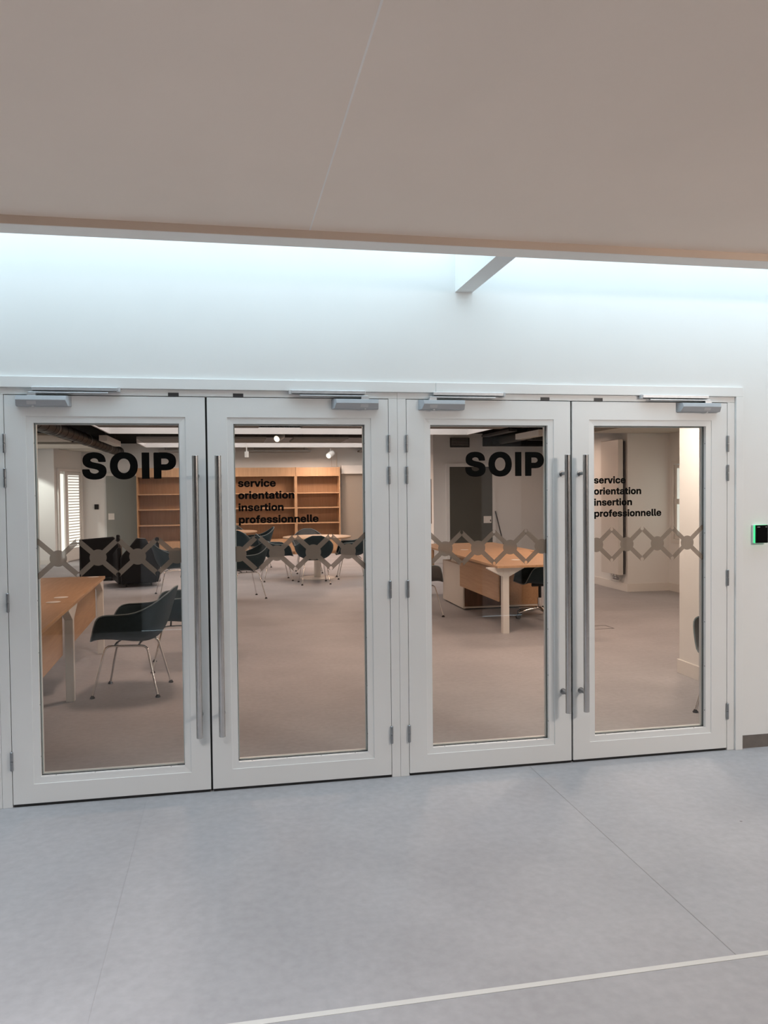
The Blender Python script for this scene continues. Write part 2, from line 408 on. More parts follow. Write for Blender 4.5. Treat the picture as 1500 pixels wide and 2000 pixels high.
# ------------------------------------------------------------------ lettering outlines
GLYPHS = {"S":[261,[[[115,-5],[145,-5],[176,-1],[197,4],[217,14],[224,18],[235,28],[246,42],[253,58],[257,78],[257,99],[255,113],[252,123],[244,137],[238,143],[228,152],[212,161],[192,169],[172,174],[129,183],[110,188],[96,196],[92,202],[90,205],[93,211],[97,217],[103,221],[119,227],[135,228],[150,224],[162,216],[169,205],[173,191],[176,188],[183,188],[184,187],[239,187],[240,187],[247,188],[249,190],[251,198],[250,205],[248,219],[245,231],[237,248],[227,261],[213,273],[194,284],[173,290],[147,294],[121,295],[90,291],[78,288],[64,284],[46,274],[30,261],[23,253],[18,245],[11,228],[8,208],[8,198],[10,182],[14,168],[23,154],[38,140],[54,131],[76,123],[134,110],[153,105],[168,97],[175,89],[176,86],[173,79],[169,73],[160,68],[153,65],[142,62],[123,62],[106,67],[98,71],[93,75],[89,81],[85,88],[83,95],[81,105],[79,107],[72,108],[70,109],[14,109],[12,108],[6,108],[3,105],[3,99],[2,98],[3,85],[5,71],[8,60],[17,41],[29,27],[44,15],[63,5],[86,-1]]]],"O":[299,[[[135,-5],[162,-5],[184,-2],[197,1],[209,4],[224,11],[235,17],[248,27],[257,35],[267,46],[281,68],[286,79],[291,94],[296,124],[297,154],[292,191],[288,205],[282,219],[268,242],[257,254],[248,262],[234,273],[224,278],[207,286],[194,289],[163,294],[135,294],[113,291],[100,288],[86,284],[72,277],[50,262],[40,253],[30,242],[17,221],[12,210],[7,194],[2,165],[1,135],[6,99],[10,85],[15,73],[23,58],[31,46],[41,35],[50,27],[64,17],[76,10],[89,4],[104,0]],[[143,65],[130,68],[118,74],[108,82],[99,92],[92,104],[87,118],[84,134],[84,152],[85,163],[90,180],[96,192],[105,205],[115,213],[127,220],[143,224],[154,224],[169,221],[182,214],[191,207],[199,197],[206,185],[212,167],[215,152],[214,137],[212,122],[208,109],[201,95],[192,83],[180,74],[168,68],[155,65]]]],"P":[253,[[[21,0],[80,0],[82,0],[89,1],[91,3],[91,9],[92,10],[93,93],[148,93],[171,96],[187,99],[200,104],[216,113],[229,125],[239,137],[248,155],[252,175],[253,198],[250,220],[245,236],[236,251],[223,265],[211,274],[196,281],[181,286],[148,290],[22,291],[20,290],[14,290],[11,287],[11,281],[10,280],[10,10],[11,9],[11,3],[14,0]],[[93,160],[93,223],[140,223],[154,218],[160,214],[165,209],[171,198],[172,189],[167,177],[160,169],[152,164],[140,160]]]],"s":[208,[[[91,-5],[117,-5],[138,-2],[154,2],[171,9],[184,19],[195,31],[201,43],[204,56],[205,71],[201,88],[194,101],[185,109],[174,116],[159,121],[94,135],[86,138],[81,144],[83,149],[90,155],[98,158],[108,158],[117,155],[124,150],[129,142],[132,133],[133,132],[138,132],[139,131],[191,131],[197,132],[199,133],[199,138],[200,139],[199,146],[196,161],[190,174],[181,185],[169,195],[154,202],[139,207],[122,210],[102,211],[82,210],[61,206],[49,202],[39,198],[26,188],[16,177],[10,164],[7,148],[8,132],[12,116],[20,104],[31,95],[43,88],[55,84],[117,71],[126,67],[130,61],[127,56],[120,51],[113,49],[101,48],[90,51],[82,56],[78,61],[74,73],[72,74],[66,75],[11,75],[5,74],[3,73],[3,68],[2,67],[3,61],[8,42],[15,30],[26,19],[38,10],[54,3],[68,-1]]]],"e":[225,[[[101,-5],[124,-5],[145,-2],[162,3],[180,11],[193,20],[207,35],[214,47],[219,66],[218,73],[217,74],[212,74],[211,75],[160,75],[153,74],[146,63],[137,55],[125,51],[115,50],[106,51],[95,55],[88,61],[82,68],[77,79],[76,81],[77,82],[213,82],[214,82],[219,83],[220,84],[222,90],[221,113],[218,133],[213,150],[202,170],[188,185],[172,197],[152,205],[129,210],[105,211],[79,207],[60,200],[43,190],[28,176],[17,160],[9,142],[4,119],[3,96],[7,70],[14,50],[26,32],[42,16],[60,5],[79,-1]],[[78,131],[85,142],[93,149],[104,154],[113,155],[123,154],[135,148],[143,141],[149,131]]]],"r":[149,[[[20,0],[77,0],[78,0],[83,0],[84,2],[84,7],[85,7],[86,114],[87,122],[90,129],[95,137],[99,141],[106,145],[114,147],[142,148],[149,149],[150,150],[150,155],[151,156],[151,199],[150,206],[149,207],[142,208],[122,208],[106,206],[94,202],[84,196],[82,205],[81,206],[74,207],[21,207],[13,205],[12,198],[12,7],[13,7],[13,2],[14,1]]]],"v":[221,[[[78,0],[142,0],[143,0],[148,0],[150,2],[225,192],[227,198],[226,204],[224,206],[218,207],[160,207],[154,206],[152,205],[111,87],[69,205],[68,206],[61,207],[3,207],[-3,206],[-5,205],[-6,198],[-4,191],[71,2],[73,0]]]],"i":[98,[[[20,0],[77,0],[78,0],[83,0],[84,2],[84,7],[85,7],[85,198],[84,204],[83,206],[76,207],[21,207],[14,205],[13,204],[12,198],[12,7],[13,7],[13,2],[14,1]],[[41,216],[55,216],[70,219],[75,222],[81,227],[85,233],[87,237],[89,253],[86,268],[83,274],[78,279],[73,282],[66,285],[48,288],[31,285],[24,282],[19,278],[13,272],[10,266],[8,256],[8,249],[9,240],[12,233],[16,227],[23,221],[32,218]]]],"c":[222,[[[102,-5],[125,-5],[149,-1],[167,5],[182,13],[196,24],[208,40],[215,56],[219,75],[218,84],[210,86],[156,86],[150,85],[148,84],[146,77],[143,70],[137,62],[127,55],[121,54],[116,53],[109,54],[99,58],[91,64],[85,72],[81,80],[78,90],[77,105],[79,119],[82,128],[88,138],[94,144],[104,150],[110,152],[119,152],[126,150],[132,147],[138,143],[142,138],[146,129],[148,122],[150,120],[155,120],[157,119],[210,119],[217,121],[218,122],[219,129],[214,153],[206,169],[196,181],[184,191],[170,199],[151,206],[130,210],[107,210],[81,207],[61,200],[43,190],[28,176],[16,159],[9,142],[4,119],[3,95],[7,70],[14,50],[25,33],[39,18],[48,12],[60,5],[79,-1]]]],"o":[232,[[[103,-5],[126,-5],[151,-1],[171,5],[187,15],[202,28],[215,46],[222,62],[227,85],[228,111],[224,137],[217,156],[207,171],[193,186],[174,198],[157,205],[132,210],[108,211],[81,207],[61,200],[45,191],[29,177],[17,161],[9,142],[4,119],[3,95],[7,70],[14,50],[24,34],[38,20],[55,8],[67,3],[80,-1]],[[110,54],[100,57],[93,62],[88,68],[83,75],[78,90],[77,114],[83,129],[87,136],[92,142],[99,147],[105,150],[111,152],[119,152],[126,150],[135,146],[143,139],[148,130],[153,115],[154,102],[154,90],[147,74],[138,62],[131,57],[124,54],[120,54]]]],"n":[234,[[[20,0],[76,0],[83,1],[84,2],[85,8],[85,116],[87,126],[91,135],[97,142],[108,148],[117,150],[127,148],[137,143],[143,136],[147,126],[148,8],[149,2],[150,1],[157,0],[212,0],[219,1],[220,2],[221,8],[221,128],[220,144],[216,163],[211,175],[204,185],[193,197],[185,201],[174,206],[163,209],[148,211],[132,211],[111,207],[97,201],[85,193],[83,205],[82,206],[77,206],[75,207],[21,207],[14,206],[13,205],[12,198],[12,8],[13,2],[14,1]]]],"t":[147,[[[91,0],[137,0],[144,1],[145,2],[145,7],[146,7],[146,48],[145,54],[144,55],[139,56],[138,56],[110,57],[106,61],[104,67],[104,149],[138,150],[139,150],[144,150],[145,152],[145,156],[146,157],[146,198],[145,204],[144,205],[139,206],[138,206],[105,207],[104,251],[103,256],[102,258],[95,259],[40,259],[33,258],[32,256],[31,251],[30,207],[4,206],[-2,206],[-4,204],[-4,199],[-5,198],[-5,157],[-4,156],[-4,152],[-2,150],[4,149],[31,149],[31,51],[34,34],[39,23],[48,13],[58,7],[73,3]]]],"a":[221,[[[71,-4],[92,-4],[111,-1],[126,4],[135,10],[137,6],[137,1],[139,0],[145,-1],[199,-1],[206,0],[207,1],[208,7],[208,137],[206,156],[201,170],[193,183],[180,194],[168,200],[150,206],[123,210],[98,210],[73,206],[57,201],[39,192],[26,180],[18,168],[14,157],[11,142],[12,133],[13,131],[20,130],[72,130],[78,131],[80,133],[83,142],[87,147],[95,152],[105,155],[115,155],[124,152],[131,147],[135,140],[135,138],[133,135],[122,131],[72,125],[57,122],[42,118],[29,111],[22,106],[14,97],[9,88],[5,72],[4,57],[7,39],[13,25],[23,13],[35,5],[50,0]],[[93,48],[82,53],[76,59],[76,64],[80,70],[87,75],[98,79],[136,85],[136,74],[134,70],[130,62],[126,58],[117,52],[109,49],[102,48]]]],"p":[239,[[[20,-76],[77,-77],[78,-76],[83,-76],[84,-75],[84,-70],[85,-69],[86,11],[101,2],[117,-3],[131,-5],[144,-5],[165,-2],[180,3],[196,12],[210,25],[220,39],[228,57],[234,85],[235,111],[231,138],[225,156],[214,175],[200,190],[185,200],[174,205],[163,208],[139,211],[125,210],[107,206],[97,202],[85,195],[84,204],[82,205],[76,206],[21,206],[14,205],[13,204],[13,199],[12,197],[12,-69],[13,-70],[13,-75],[14,-76]],[[118,54],[110,56],[101,61],[97,65],[90,75],[87,81],[83,91],[83,102],[83,115],[89,129],[93,136],[99,143],[112,150],[119,152],[127,152],[136,149],[144,145],[148,141],[154,132],[158,123],[160,115],[161,91],[155,75],[151,69],[146,63],[140,58],[131,55]]]],"l":[109,[[[72,0],[102,0],[109,1],[110,2],[110,7],[111,7],[111,47],[110,53],[108,55],[90,56],[87,59],[85,62],[85,278],[84,278],[84,283],[83,285],[78,285],[76,285],[21,285],[14,284],[13,283],[13,278],[12,278],[12,58],[14,39],[17,29],[21,21],[26,15],[33,10],[49,4]]]],"f":[148,[[[40,0],[97,0],[103,0],[105,2],[105,7],[106,7],[106,149],[139,149],[145,150],[147,152],[147,156],[148,157],[148,198],[147,199],[147,204],[145,206],[139,206],[106,207],[106,218],[109,224],[114,228],[118,228],[139,228],[145,229],[147,231],[147,236],[148,237],[148,278],[147,278],[147,283],[145,285],[139,285],[96,285],[73,282],[60,277],[51,271],[45,265],[41,260],[37,251],[33,233],[32,207],[4,206],[-2,206],[-4,204],[-4,199],[-5,198],[-5,157],[-4,156],[-4,152],[-2,150],[4,149],[32,149],[32,7],[33,7],[33,2],[35,0]]]]}
GLYPHS['I'] = [112, [[[15, 0], [97, 0], [97, 291], [15, 291]]]]

GLYPH_MESH = {}
def glyph(ch):
    """filled outline of one character: vertices in glyph units and triangles"""
    if ch not in GLYPH_MESH:
        crv = bpy.data.curves.new('outline', 'CURVE'); crv.dimensions = '2D'; crv.fill_mode = 'BOTH'
        for lp in GLYPHS[ch][1]:
            sp = crv.splines.new('POLY'); sp.points.add(len(lp) - 1); sp.use_cyclic_u = True
            for k, (u, v) in enumerate(lp):
                sp.points[k].co = (u, v, 0, 1)
        t = bpy.data.objects.new('outline', crv); COL.objects.link(t)
        bpy.context.view_layer.update()
        me = bpy.data.meshes.new_from_object(t.evaluated_get(bpy.context.evaluated_depsgraph_get()))
        GLYPH_MESH[ch] = ([(v.co.x, v.co.y) for v in me.vertices], [tuple(p.vertices) for p in me.polygons])
        bpy.data.objects.remove(t); bpy.data.curves.remove(crv); bpy.data.meshes.remove(me)
    return GLYPH_MESH[ch]

def lettering(word, x, z, scale, y, parent, track=0, gaps=None):
    pen = 0.0; mb = MB()
    for i, ch in enumerate(word):
        vs, fs = glyph(ch)
        mb.add([((pen + u) * scale, -.00005 * (i % 2), v * scale) for u, v in vs], fs)
        pen += GLYPHS[ch][0] + track + (gaps[i] if gaps else 0)
    o = mb.build('lettering', 'letter', parent)
    o.location = (x, y, z)
    return o

# ------------------------------------------------------------------ scissor pattern film
R_HUB, W_ARM, R_JOINT = 0.0415, 0.0128, 0.0112
def scissor(xc, zc, half, dz, left_end=False, right_end=False):
    """outline of one hub with four arms reaching to the joints at +-half, +-dz"""
    pts = []
    L = math.hypot(half, dz)
    base = math.atan2(dz, half)
    a0 = math.asin(W_ARM / R_HUB)
    arms = [base, PI - base, PI + base, 2 * PI - base]
    for k, a in enumerate(arms):
        prev = arms[k - 1] if k else arms[3] - 2 * PI
        s0, s1 = prev + a0, a - a0
        for t in range(7):
            an = s0 + (s1 - s0) * t / 6
            pts.append((R_HUB * math.cos(an), R_HUB * math.sin(an)))
        d = Vector((math.cos(a), math.sin(a))); n = Vector((-d.y, d.x))
        outer_left = (k in (0, 2))      # which side of the arm faces away from the centre line
        is_end = (left_end and k in (1, 2)) or (right_end and k in (0, 3))
        tip = []
        if is_end:
            for t in range(9):
                an = -PI / 2 + PI * t / 8
                tip.append(d * (L + W_ARM * math.cos(an)) + n * (W_ARM * math.sin(an)))
        else:
            # concave notch round the joint hole; inner side cut on the joint's own vertical
            sgn = 1 if outer_left else -1
            seq = []
            inner = d * (L - W_ARM) - n * (sgn * W_ARM)
            seq.append(inner)
            for t in range(8):
                an = math.radians(225 - 135 * t / 7)
                seq.append(d * (L + R_JOINT * math.cos(an)) + n * (sgn * R_JOINT * math.sin(an)))
            seq.append(d * (L + .004) + n * (sgn * W_ARM))
            tip = seq if sgn == 1 else seq[::-1]
        pts += [(p.x, p.y) for p in tip]
    return [(xc + p[0], zc + p[1]) for p in pts]

def film_part(hubs, x0, x1, y, parent, left_end=False, right_end=False):
    for i, xc in enumerate(hubs):
        bm = bmesh.new()
        o2 = scissor(xc, 1.2345, 0.0962, 0.0892, left_end and i == 0, right_end and i == len(hubs) - 1)
        f = bm.faces.new([bm.verts.new((p[0], y, p[1])) for p in o2])
        f.normal_update()
        bmesh.ops.triangulate(bm, faces=[f], ngon_method='EAR_CLIP')
        for px, nx in ((x0, -1), (x1, 1)):
            geom = bm.verts[:] + bm.edges[:] + bm.faces[:]
            bmesh.ops.bisect_plane(bm, geom=geom, plane_co=(px, 0, 0), plane_no=(nx, 0, 0), clear_outer=True)
        if not bm.faces: bm.free(); continue
        me = bpy.data.meshes.new('scissor_motif'); bm.to_mesh(me); bm.free()
        me.materials.append(M['film'])
        o = bpy.data.objects.new('scissor_motif', me); COL.objects.link(o); o.parent = parent

# ------------------------------------------------------------------ the four door leaves
GY = 0.034            # front face of the pane
LEAVES = [
    # x0, x1, bead outer x0,x1, hinge side, handle x, closer x0,x1, rail x0,x1
    (-1.5240, -0.5610, -1.425, -0.660, 'L', -0.611, (-1.467, -1.208), (-1.389, -0.985)),
    (-0.5510, 0.3990, -0.450, 0.304, 'R', -0.499, (0.093, 0.345), (-0.120, 0.272)),
    (0.5000, 1.4440, 0.601, 1.343, 'L', 1.3925, (0.565, 0.820), (0.644, 1.040)),
    (1.4540, 2.4230, 1.557, 2.322, 'R', 1.500, (2.094, 2.362), (1.872, 2.288)),
]
HUBS = [([-1.294, -1.103, -0.910, -0.715], True, False), ([-0.402, -0.202, -0.009, 0.179], False, True),
        ([0.720, 0.908, 1.095, 1.282], True, False), ([1.615, 1.804, 1.996, 2.187], False, True)]
for i, (x0, x1, bx0, bx1, side, hx, cl, rl) in enumerate(LEAVES):
    z0, z1, bz0, bz1 = 0.0135, 2.0480, 0.111, 1.945
    d = struct('door_%d' % (i + 1), ring(x0, x1, z0, z1, bx0, bx1, bz0, bz1, 0.0, 0.060), 'door', bevel=.0015)
    bwid = 0.032
    gx0, gx1, gz0, gz1 = bx0 + bwid, bx1 - bwid, bz0 + bwid, bz1 - bwid
    O = [(bx0, bz0), (bx1, bz0), (bx1, bz1), (bx0, bz1)]; I = [(gx0, gz0), (gx1, gz0), (gx1, gz1), (gx0, gz1)]
    for k in range(4):                       # four mitred beads, set back a little from the leaf
        q = (k + 1) % 4
        sh = 0.0006
        def P(p, y): return (p[0], y, p[1])
        front = [P(O[k], .004), P(O[q], .004), P(I[q], .006), P(I[k], .006)]
        back = [P(O[k], GY - .002), P(O[q], GY - .002), P(I[q], GY - .002), P(I[k], GY - .002)]
        MB().hexa(front, back).build('glazing_bead', 'bead', d)
    # pane, gasket, rear bead
    MB().box(gx0 - .012, gx1 + .012, GY, GY + .008, gz0 - .012, gz1 + .012).build('glass_pane', 'glass', d)
    ring(gx0 - .004, gx1 + .004, gz0 - .004, gz1 + .004, gx0 + .0018, gx1 - .0018, gz0 + .003, gz1 - .0008, GY - .004, GY - .0004).build('gasket', 'black', d)
    ring(bx0 - .001, bx1 + .001, bz0 - .001, bz1 + .001, gx0 + .006, gx1 - .006, gz0 + .006, gz1 - .006, GY + .0085, .064).build('rear_bead', 'bead', d)
    # screws along the bead reveals
    sc = MB()
    for zz in [gz0 + .10 + (gz1 - gz0 - .2) * t / 6 for t in range(7)]:
        for xx, sg in ((gx0, 1), (gx1, -1)):
            sc.box(xx - .0008 if sg < 0 else xx - .002, xx + .002 if sg < 0 else xx + .0008, .014, .020, zz - .003, zz + .003)
    for xx in [gx0 + .07 + (gx1 - gx0 - .14) * t / 3 for t in range(4)]:
        sc.box(xx - .003, xx + .003, .014, .020, gz0 - .002, gz0 + .0008)
    so = sc.build('bead_screws', 'screw', d, kind='stuff')
    # seals: under the leaf and behind the meeting gap
    MB().box(x0 + .004, x1 - .004, .003, .040, .0008, .0135).build('bottom_seal', 'black', d)
    mx_ = x1 if side == 'L' else x0
    if side == 'L':
        MB().box(mx_ + .0005, mx_ + .0095, .012, .046, .004, z1).build('meeting_seal', 'black', d)
    MB().box(x0 + .002, x1 - .002, .020, .046, z1 + .0003, z1 + .0037).build('top_seal', 'black', d)
    # hinges
    hxx = x0 - .0016 if side == 'L' else x1 + .0016
    for hz in (1.811, 1.641, 1.025, 0.234):
        h = MB().lathe([(.0045, -.048), (.0075, -.045), (.0075, -.0012)], (hxx, -.007, hz), 14)
        h.lathe([(.0075, .0012), (.0075, .045), (.0045, .048)], (hxx, -.007, hz), 14)
        h.build('hinge', 'steel_dark', d)
        ho = d.children[-1]
    # pull handle with two standoffs
    bar = MB().tube([(hx, -.075, .308), (hx, -.075, 1.746)], .0162, 20).build('pull_handle', 'steel', d, bevel=.001)
    for zz in (.412, 1.643):
        MB().tube([(hx, -.075, zz), (hx, -.002, zz)], .0095, 14).tube([(hx, -.004, zz), (hx, 0.0004, zz)], .0175, 18).build('standoff', 'steel_dark', bar)
    # door closer: body with a horizontal ridge, label, pivot, arm
    c0, c1 = cl; zt, zb, zr = 2.0470, 1.9930, 2.0215
    e = .018 if True else 0
    bk = [(c0, 0.0005, zb), (c1, 0.0005, zb), (c1, 0.0005, zt), (c0, 0.0005, zt)]
    lo = .022 if side == 'L' and i != 2 else .010
    # end facing the meeting stile is bevelled, the hinge end nearly square
    eL, eR = (.006, .022) if side == 'L' else (.022, .006)
    if i == 2: eL, eR = .024, .004
    rid = [(c0 + eL, -.046, zr), (c1 - eR, -.046, zr)]
    top = [(c0 + eL * .85, -.040, zt - .004), (c1 - eR * .85, -.040, zt - .004)]
    bot = [(c0 + eL * .55, -.030, zb + .001), (c1 - eR * .55, -.030, zb + .001)]
    vs = bk + rid + top + bot      # 0-3 back, 4,5 ridge, 6,7 top, 8,9 bottom
    fs = [(3, 2, 1, 0), (8, 9, 5, 4), (4, 5, 7, 6), (6, 7, 2, 3), (0, 1, 9, 8), (0, 8, 4, 6, 3), (1, 2, 7, 5, 9)]
    cb = MB().add(vs, fs).build('door_closer', 'closer', d, bevel=.0015)
    lx = c0 + (c1 - c0) * (.30 if side == 'L' else .68)
    if i == 3: lx = c0 + (c1 - c0) * .66
    def front_y(z):                 # lower front face of the closer at height z
        t = (z - (zb + .001)) / (zr - zb - .001)
        return -.030 + (-.046 + .030) * t
    MB().hexa([(lx - .021, front_y(2.0010) - .0016, 2.0010), (lx + .021, front_y(2.0010) - .0016, 2.0010), (lx + .021, front_y(2.0165) - .0016, 2.0165), (lx - .021, front_y(2.0165) - .0016, 2.0165)],
              [(lx - .021, front_y(2.0010) + .002, 2.0010), (lx + .021, front_y(2.0010) + .002, 2.0010), (lx + .021, front_y(2.0165) + .002, 2.0165), (lx - .021, front_y(2.0165) + .002, 2.0165)]).build('closer_label', 'closer_label', cb)
    MB().lathe([(.007, -.0045), (.007, 0.002)], (lx + .004, -.026, zb), 14).build('adjuster', 'closer_label', cb)
    px = c0 + (c1 - c0) * (.30 if side == 'L' else .70)
    MB().box(px - .020, px + .020, -.034, -.006, zt - .0045, 2.0560).build('pivot_block', 'alu', cb)
    r0, r1 = rl
    arm0, arm1 = (px - .016, r1 - .045) if side == 'L' else (r0 + .045, px + .016)
    MB().box(arm0, arm1, -.031, -.012, 2.0562, 2.0635).build('closer_arm', 'alu', cb, bevel=.002)
    rail = MB().box(r0, r1, -.030, -.0145 + .0147, 2.0700, 2.0880).build('slide_rail', 'alu', fr, bevel=.0022)
    MB().box(r0 + .006, r1 - .006, -.026, -.006, 2.0692, 2.0702).build('rail_groove', 'black', rail)
    ecx = r1 if side == 'L' else r0 - .012
    MB().box(ecx, ecx + .012, -.029, -.001, 2.0660, 2.0890).build('end_cap', 'closer_label', rail, bevel=.002)
    # film and lettering on the corridor side of the pane
    hubs, le, re = HUBS[i]
    film_part(hubs, gx0 + .001, gx1 - .001, GY - .0010, d, le, re)
    ly = GY - .0014
    if i in (0, 2):
        lx0 = -1.1716 if i == 0 else 0.8370
        lettering('SOIP', lx0 - 2 * .0004625, 1.6320, .0004625, ly, d, 0, [30, 24, 20, 0])
    else:
        lx0 = -0.3996 if i == 1 else 1.5999
        for wd, zz in (('service', 1.5855), ('orientation', 1.5220), ('insertion', 1.4585), ('professionnelle', 1.3945)):
            lettering(wd, lx0, zz, .0001452, ly, d, 2.0)

# neighbouring leaf cut by the left edge of the picture
nd = struct('door_5', MB().box(-2.59, -1.624, 0.0, 0.06, 0.0135, 2.048), 'door', bevel=.0015)
MB().box(-2.58, -1.63, .003, .04, .0008, .0135).build('bottom_seal', 'black', nd)

# ------------------------------------------------------------------ card reader
cr = tag(empty('card_reader', (2.630, 0, 1.279)), 'black card reader with green light on white wall right of the doors', 'card reader')
MB().box(-.046, .044, -.016, 0.0, -.055, .055).build('reader_body', 'reader_body', cr, bevel=.006, seg=3)
MB().box(-.045, .043, -.024, -.016, -.054, .054).build('light_ring', 'green', cr, bevel=.003)
rf = MB().box(-.039, .042, -.033, -.024, -.053, .053).build('reader_face', 'reader', cr, bevel=.003)
MB().box(-.030, -.012, -.0334, -.0329, .040, .0425).build('face_mark', 'closer_label', rf)
MB().box(.024, .033, -.0334, -.0329, .040, .0430).build('face_mark', 'closer_label', rf)

# ------------------------------------------------------------------ SETTING: reading room
ZD = 2.72
YW = 15.7
# partition return, seen through the right-hand leaf
pw = struct('wall_partition', MB().box(3.25, 4.1, 1.38, 1.86, 0, ZD), 'wall')
struct('baseboard_partition', MB().box(3.234, 3.25, 1.366, 1.874, 0, .115).box(3.25, 4.1, 1.86, 1.874, 0, .115).box(3.25, 4.1, 1.366, 1.38, 0, .115), 'white', bevel=.002)
struct('wall_right_near', MB().box(6.05, 6.25, 0.14, 5.45, 0, ZD).box(6.05, 6.25, 6.67, 6.73, 0, ZD).box(6.05, 6.25, 5.45, 6.67, 0, .72).box(6.05, 6.25, 5.45, 6.67, 1.95, ZD), 'wall')
struct('wall_return', MB().box(5.37, 6.25, 6.73, 8.5, 0, ZD), 'wall')
struct('baseboard_return', MB().box(5.354, 5.37, 6.714, 8.5, 0, .12).box(5.37, 6.05, 6.714, 6.73, 0, .12).box(6.034, 6.05, 0.14, 6.714, 0, .12), 'white', bevel=.002)
struct('wall_right_far', MB().box(7.5, 7.7, 8.5, 12.0, 0, ZD).box(6.25, 7.7, 8.3, 8.5, 0, ZD), 'wall')
struct('wall_back_right', MB().box(3.77, 7.7, 12.0, 12.2, 0, ZD).box(3.77, 4.0, 12.2, YW, 0, ZD), 'wall')
struct('wall_back', MB().box(-4.4, 4.0, YW, YW + .2, 0, ZD), 'wall')
struct('wall_left_far', MB().prism([(-4.174, 14.3), (-5.2, 14.3), (-5.2, 16), (-3.84, 16), (-3.84, YW)], 2, 0, ZD), 'wall')
struct('baseboard_left', MB().box(-5.1, -4.16, 14.285, 14.3, 0, .10), 'white')
wl = MB()
wl.box(-5.2, -5.0, 0.14, 11.8, 0, ZD); wl.box(-5.2, -5.0, 13.7, 14.3, 0, ZD); wl.box(-5.2, -5.0, 11.8, 13.7, 0, .85); wl.box(-5.2, -5.0, 11.8, 13.7, 2.3, ZD)
struct('wall_left_room', wl, 'wall')
struct('wall_front_left', MB().box(-6, -2.6, .14, .16, 0, ZD), 'wall')

w2 = empty('added_window'); w2['kind'] = 'structure'  # unseen window added to throw daylight on the far left wall
ring(11.8, 13.7, .85, 2.3, 11.88, 13.62, .93, 2.22, -.01, .05).build('window_frame', 'white', w2)
MB().box(11.88, 13.62, .01, .016, .93, 2.22).build('window_pane', 'tint', w2)
w2.location = (-5.05, 0, 0); w2.rotation_euler = (0, 0, 0)
for ch in w2.children:
    ch.data.transform(Matrix(((0, -1, 0, 0), (1, 0, 0, 0), (0, 0, 1, 0), (0, 0, 0, 1))))
# window in the right-hand wall
win = empty('window_1'); win['kind'] = 'structure'
wf = MB()
for (y0, y1, za, zb_) in ((5.45, 5.51, .72, 1.95), (6.61, 6.67, .72, 1.95), (5.51, 6.61, .72, .78), (5.51, 6.61, 1.89, 1.95)):
    wf.box(6.035, 6.14, y0, y1, za, zb_)
wf.build('window_frame', 'white', win, bevel=.003)
MB().box(6.075, 6.115, 6.598, 6.6085, .785, 1.885).build('window_gasket', 'black', win)
MB().box(6.06, 6.12, 6.545, 6.597, .785, 1.885).box(6.06, 6.12, 5.515, 5.57, .785, 1.885).box(6.06, 6.12, 5.57, 6.545, .785, .84).box(6.06, 6.12, 5.57, 6.545, 1.83, 1.885).build('window_sash', 'white', win)
MB().box(6.066, 6.075, 5.57, 6.545, .84, 1.83).build('window_pane', 'pane_frost', win)
MB().box(6.03, 6.06, 6.44, 6.56, 1.30, 1.38).build('window_handle', 'white', win)
# bright panes of the left door, wall B runs from (-4.174,14.3) to (-3.84,15.7)
LB = Vector((-3.84 + 4.174, 1.4, 0)); ang = math.atan2(LB.y, LB.x)
dl = empty('door_6', (-4.174, 14.3, 0), ang); dl['kind'] = 'structure'
def lb(name, mat, u0, u1, z0, z1, t0, t1, **k): return MB().box(u0, u1, -t1, -t0, z0, z1).build(name, mat, dl, **k)
lb('door_frame', 'white', .10, 1.36, 2.04, 2.10, .0, .05)
lb('frame_post', 'white', .10, .18, 0, 2.04, .0, .05)
lb('frame_post', 'white', 1.28, 1.36, 0, 2.04, .0, .05)
lb('mullion', 'white', .42, .52, 0, 2.04, .0, .05)
lb('side_pane', 'pane_lit', .18, .42, .10, 1.98, .004, .015)
dp = lb('door_panel', 'white', .52, 1.28, .02, 2.03, .004, .03)
lb('door_pane', 'pane_lit', .62, 1.20, .30, 1.96, .0305, .032)
for t in range(26):
    lb('blind_slat', 'blind', .62, 1.20, .32 + t * .064, .32 + t * .064 + .022, .033, .036)

# ceiling of the room: black deck with two skylight wells
deck = MB()
SK = [(-2.48, 4.09, 8.60, 10.6), (-2.30, 3.55, 13.40, 15.15)]
xs = [(-5.2, 7.7)]
deck.box(-5.2, 7.7, 0.14, SK[0][2], ZD, ZD + .15)
deck.box(-5.2, 7.7, SK[0][3], SK[1][2], ZD, ZD + .15)
deck.box(-5.2, 7.7, SK[1][3], YW + .2, ZD, ZD + .15)
for (a, b, c, e_) in SK:
    deck.box(-5.2, a, c, e_, ZD, ZD + .15); deck.box(b, 7.7, c, e_, ZD, ZD + .15)
struct('ceiling_deck', deck, 'deck')
for k, (a, b, c, e_) in enumerate(SK):
    ww = MB()
    t_ = .03
    ww.box(a - t_, b + t_, c - t_, c, 2.60, 3.30); ww.box(a - t_, b + t_, e_, e_ + t_, 2.60, 3.30)
    ww.box(a - t_, a, c, e_, 2.60, 3.30); ww.box(b, b + t_, c, e_, 2.60, 3.30)
    sh_ = struct('skylight_shaft', ww, 'shaft')
    MB().box(a, b, c, e_, 3.20, 3.205).build('skylight_filter', 'tint', sh_)  # unseen pane added to tone down the daylight in the well

